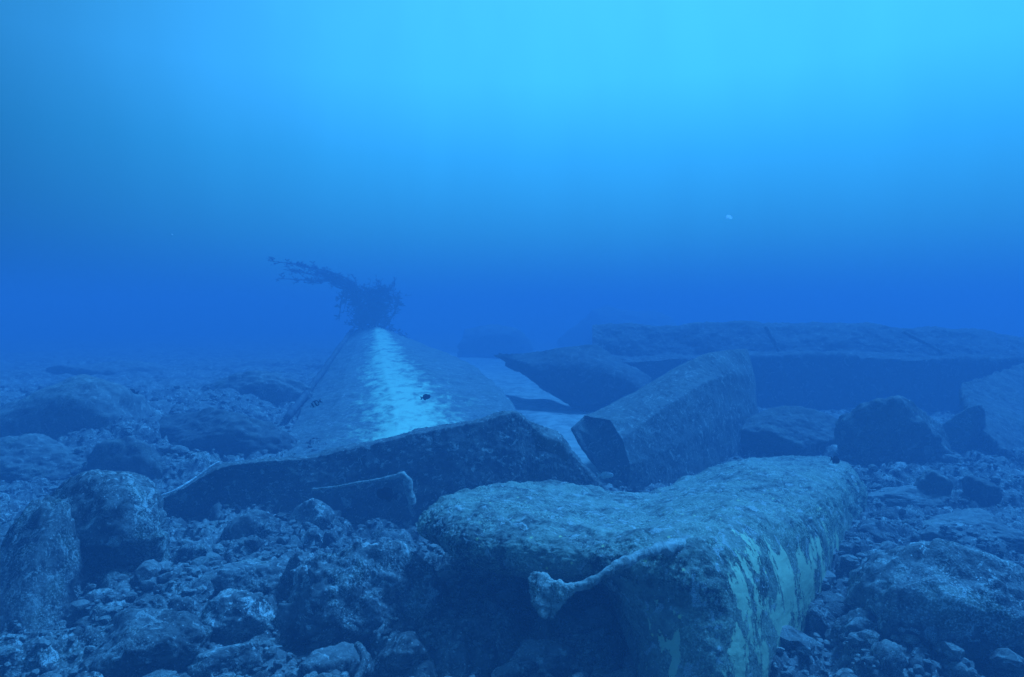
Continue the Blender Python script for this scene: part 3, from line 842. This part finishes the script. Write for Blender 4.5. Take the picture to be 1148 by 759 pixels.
# ------------------------------------------------------------------ fish
def fish(px, py, D, length, heading, label, body_mat, fin_mat, pitch=0, deep=.5, stripes=False, group=None, name='damselfish', cat='fish'):
    """side-on reef fish; heading 0 = facing right, pi = facing left"""
    r = bpy.data.objects.new(name, None); COL.objects.link(r)
    length *= TD(D)/D
    r.location = P(px, py, D); r.rotation_euler = (0, -pitch, heading)
    tag(r, label, cat, group)
    n, sg = 26, 18
    x = np.linspace(0, 1, n)
    prof = np.sin(np.pi*np.clip(x, 0, 1)**.72)**.62*(1 - .0*x)*.5
    prof = np.maximum(prof, .085*sstep(.0, .08, x))
    V = []
    for i in range(n):
        for j in range(sg):
            t_ = 2*math.pi*j/sg
            V.append(((.5 - x[i])*length, math.cos(t_)*prof[i]*deep*.36*length, math.sin(t_)*prof[i]*deep*length))
    V = np.array(V)
    Q = grid_faces(n, sg, True)
    k = len(V); V = np.vstack([V, [[.502*length, 0, 0]], [[-.5*length, 0, 0]]])
    j = np.arange(sg)
    T = np.vstack([np.stack([np.full(sg, k), (j + 1) % sg, j], -1), np.stack([np.full(sg, k + 1), (n - 1)*sg + j, (n - 1)*sg + (j + 1) % sg], -1)])
    body = link('body', mesh_mixed('body', V, Q, T, body_mat), r)
    def fin(nm, pts, th=.006):
        pts = [(a*length, b*length) for a, b in pts]
        m_ = len(pts); w = th*length*2
        Vf = [(a, -w, b) for a, b in pts] + [(a, w, b) for a, b in pts]
        fs = [tuple(range(m_)), tuple(range(2*m_ - 1, m_ - 1, -1))] + [(i, i + m_, (i + 1) % m_ + m_, (i + 1) % m_) for i in range(m_)]
        mm = bpy.data.meshes.new(nm); mm.from_pydata(Vf, [], fs); mm.validate(); mm.materials.append(fin_mat)
        return link(nm, mm, r)
    d = deep*.5
    fin('tail_fin', [(-.44, .05), (-.58, .16), (-.74, .24), (-.62, .0), (-.74, -.24), (-.58, -.16), (-.44, -.05)])
    fin('dorsal_fin', [(.22, d*.86), (.12, d*1.22), (-.10, d*1.30), (-.30, d*1.15), (-.42, d*.5), (-.30, d*.35), (-.1, d*.8)])
    fin('anal_fin', [(-.02, -d*.86), (-.14, -d*1.30), (-.32, -d*1.15), (-.42, -d*.5), (-.30, -d*.35)])
    fin('pelvic_fin', [(.20, -d*.80), (.10, -d*1.30), (.06, -d*.86)])
    for s_ in (-1, 1):
        ev, ef = ICO[2]
        e = link('eye', mesh_np('eye', ev*.028*length, ef, M['eye']), r)
        e.location = (.36*length, s_*deep*.105*length, .05*length)
    return r
M['eye'] = plain('fish_eye', (.01, .01, .012), .2, .1, 5, .5)
M['fish_dark'] = plain('dark_fish_skin', (.018, .02, .028), .6, .3, 60)
M['fish_pale'] = plain('pale_fish_skin', (.50, .55, .55), .5, .2, 60)
def striped():
    m, t, b = mat_new('banded_fish_skin'); q = NB(t)
    tcn = q.n('ShaderNodeTexCoord'); sp_ = q.n('ShaderNodeSeparateXYZ'); q.l(tcn.outputs['Object'], sp_.inputs[0])
    s_ = q.math('SINE', q.math('MULTIPLY', sp_.outputs['X'], 150.0))
    q.l(q.mix(q.mr(s_, -.2, .2), (.02, .022, .03), (.62, .68, .62)), b.inputs['Base Color'])
    return m
M['fish_band'] = striped()
FG = 'small fish over the wreck'
fish(478, 445, 6.6, .085, math.radians(10), 'small dark fish swimming in front of the white painted ridge', M['fish_dark'], M['fish_dark'], .2, .55, group=FG)
fish(353, 453, 6.6, .10, math.radians(195), 'small pale and dark banded fish in front of the left side of the tented plate', M['fish_band'], M['fish_dark'], -.5, .5, group=FG, name='sergeant_fish')
fish(432, 554, 4.6, .13, math.radians(170), 'black fish hovering before the flange of the long plate', M['fish_dark'], M['fish_dark'], .15, .62, group=FG)
fish(937, 516, 5.4, .085, math.radians(20), 'black fish just above the far top corner of the near hull piece', M['fish_dark'], M['fish_dark'], -.3, .6, group=FG)
fish(146, 440, 7.5, .15, math.radians(175), 'dim dark fish over the silted outcrop at left', M['fish_dark'], M['fish_dark'], .1, .45, group=FG)
fish(680, 533, 5.1, .11, math.radians(5), 'pale slender fish below the dark end of the box beam', M['fish_pale'], M['fish_pale'], 0, .4, group=FG, name='pale_fish')

# ------------------------------------------------------------------ drifting particles in the water
M['snow'] = plain('drifting_flake', (.9, .92, .9), .9, .05, 40)
_t = M['snow'].node_tree
_tr = _t.nodes.new('ShaderNodeBsdfTranslucent'); _tr.inputs[0].default_value = (.95, .95, .95, 1)
_mx = _t.nodes.new('ShaderNodeMixShader'); _mx.inputs[0].default_value = .8
_t.links.new(_t.nodes['Principled BSDF'].outputs[0], _mx.inputs[1]); _t.links.new(_tr.outputs[0], _mx.inputs[2])
_tp = _t.nodes.new('ShaderNodeBsdfTransparent'); _m2 = _t.nodes.new('ShaderNodeMixShader'); _m2.inputs[0].default_value = .25
_t.links.new(_mx.outputs[0], _m2.inputs[1]); _t.links.new(_tp.outputs[0], _m2.inputs[2])
_t.links.new(_m2.outputs[0], _t.nodes['Material Output'].inputs['Surface'])
for px, py, D, r_, lab in ((817, 244, 3.6, .020, 'soft pale blob drifting high in the open water at right'),
                           (193, 263, 4.0, .008, 'tiny fleck in the open water at left')):
    v, f_ = rock_verts(int(px), (r_*2, r_*1.6, r_*1.9), 3, .3, 2.0)
    f_ = f_[v[f_][..., 2].mean(1) > -.25*r_]        # an open bell, like a small salp
    o = link('drifting_particle', mesh_np('drifting_particle', v, f_, M['snow']), loc=P(px, py, D))
    tag(o, lab, 'particle', 'specks drifting in the water')

# ------------------------------------------------------------------ strip and litter
Vt, Qt, Tt = tube(catmull([G(398, 765, .10), G(404, 752, .13), G(409, 742, .15), G(407, 732, .16), G(401, 724, .15)], 30), .022, 8, 6, .4)
L, c = recenter(Vt)
tag(link('curved_strip', mesh_mixed('curved_strip', L, Qt, Tt, M['rock']), loc=c), 'thin curved strip lying among the near rubble', 'debris')

# ------------------------------------------------------------------ scattered rubble
rng = np.random.RandomState(77)
protos = []
for k in range(12):
    s = rng.uniform(.6, 1.0, 3)*np.array([1, .9, .62])
    v, Fs = rock_verts(200 + k, s, 4, rng.uniform(.8, 1.0), rng.uniform(1.0, 1.9))
    protos.append(mesh_np('rubble_rock', v, Fs, M['rock']))
def zone(px, py, D):
    if D > 7.6:
        if px < 330: return 'silted loose rock on the far left of the seabed, dim in the haze', 'far left loose rocks'
        if px < 760: return 'dim loose rock on the seabed around the tented plate', 'loose rocks around the tented plate'
        return 'dim loose rock on the seabed before the long hull wall', 'loose rocks before the hull wall'
    if px < 480: return 'loose angular rock in the rubble slope of the near left', 'loose rocks of the near left slope'
    if px < 800: return 'loose shaded rock in the hollow beneath the hull snout', 'loose rocks beneath the hull snout'
    return 'loose crusted rock in the rubble right of the near hull piece', 'loose rocks right of the hull piece'
cnt = 0; tries = 0
while cnt < 225 and tries < 6000:
    tries += 1
    py = rng.uniform(430, 790); px = rng.uniform(-40, 1190)
    g = G(px, py); D = g[1]
    if D > 20: continue
    if 300 < px < 680 and 430 < py < 560: continue            # wreck pieces stand here
    if 690 < px < 800 + (760 - py)*.55 and py > 520: continue
    sz = float(np.exp(rng.normal(math.log(.13), .45)))*(1 + .06*max(0, D - 4))
    sz = min(max(sz, .06), .40)
    o = bpy.data.objects.new('rubble_rock', protos[rng.randint(12)])
    COL.objects.link(o)
    o.location = (g[0], g[1], gz(g[0], g[1]) + sz*rng.uniform(-.08, .14))
    o.rotation_euler = (rng.normal()*.35, rng.normal()*.35, rng.uniform(0, 6.28))
    o.scale = (sz, sz*rng.uniform(.8, 1.2), sz*rng.uniform(.7, 1.2))
    lab, grp = zone(px, py, D)
    tag(o, lab, 'rock', grp)
    cnt += 1

# gravel: one mass of small stones
nst = 26000
V0, F0 = ICO[2]
sx_ = rng.uniform(-1, 1, nst); dd = 2.6*(14/2.6)**rng.uniform(0, 1, nst)
X = sx_*dd*.95; Y = dd
hz, sd = ground_h(X, Y)
keep = sd < .3
X, Y, hz = X[keep], Y[keep], hz[keep]; nst = len(X)
cl = fbm(np.stack([X, Y, X*0], -1)*1.6, 91, 3)
size = np.exp(rng.normal(math.log(.020), .55, nst))*(1 + .8*np.clip(cl, -.6, 1))
shapes = []
for k in range(16):
    shapes.append(rock_verts(400 + k, (2, 1.7, 1.2), 2, .8, 1.5)[0])
shapes = np.array(shapes)
pick = rng.randint(0, 16, nst)
ang = rng.uniform(0, 6.28, nst)
S_ = shapes[pick]*size[:, None, None]
ca, sa = np.cos(ang)[:, None], np.sin(ang)[:, None]
x = S_[..., 0]*ca - S_[..., 1]*sa; y = S_[..., 0]*sa + S_[..., 1]*ca
VV = np.stack([x + X[:, None], y + Y[:, None], S_[..., 2] + (hz + size*.25)[:, None]], -1).reshape(-1, 3)
FF = (F0[None] + (np.arange(nst)*len(V0))[:, None, None]).reshape(-1, 3)
tag(link('gravel', mesh_np('gravel', VV, FF, M['gravel'], smooth=False)), 'loose gravel and small stones strewn over the seabed', 'gravel', kind='stuff')
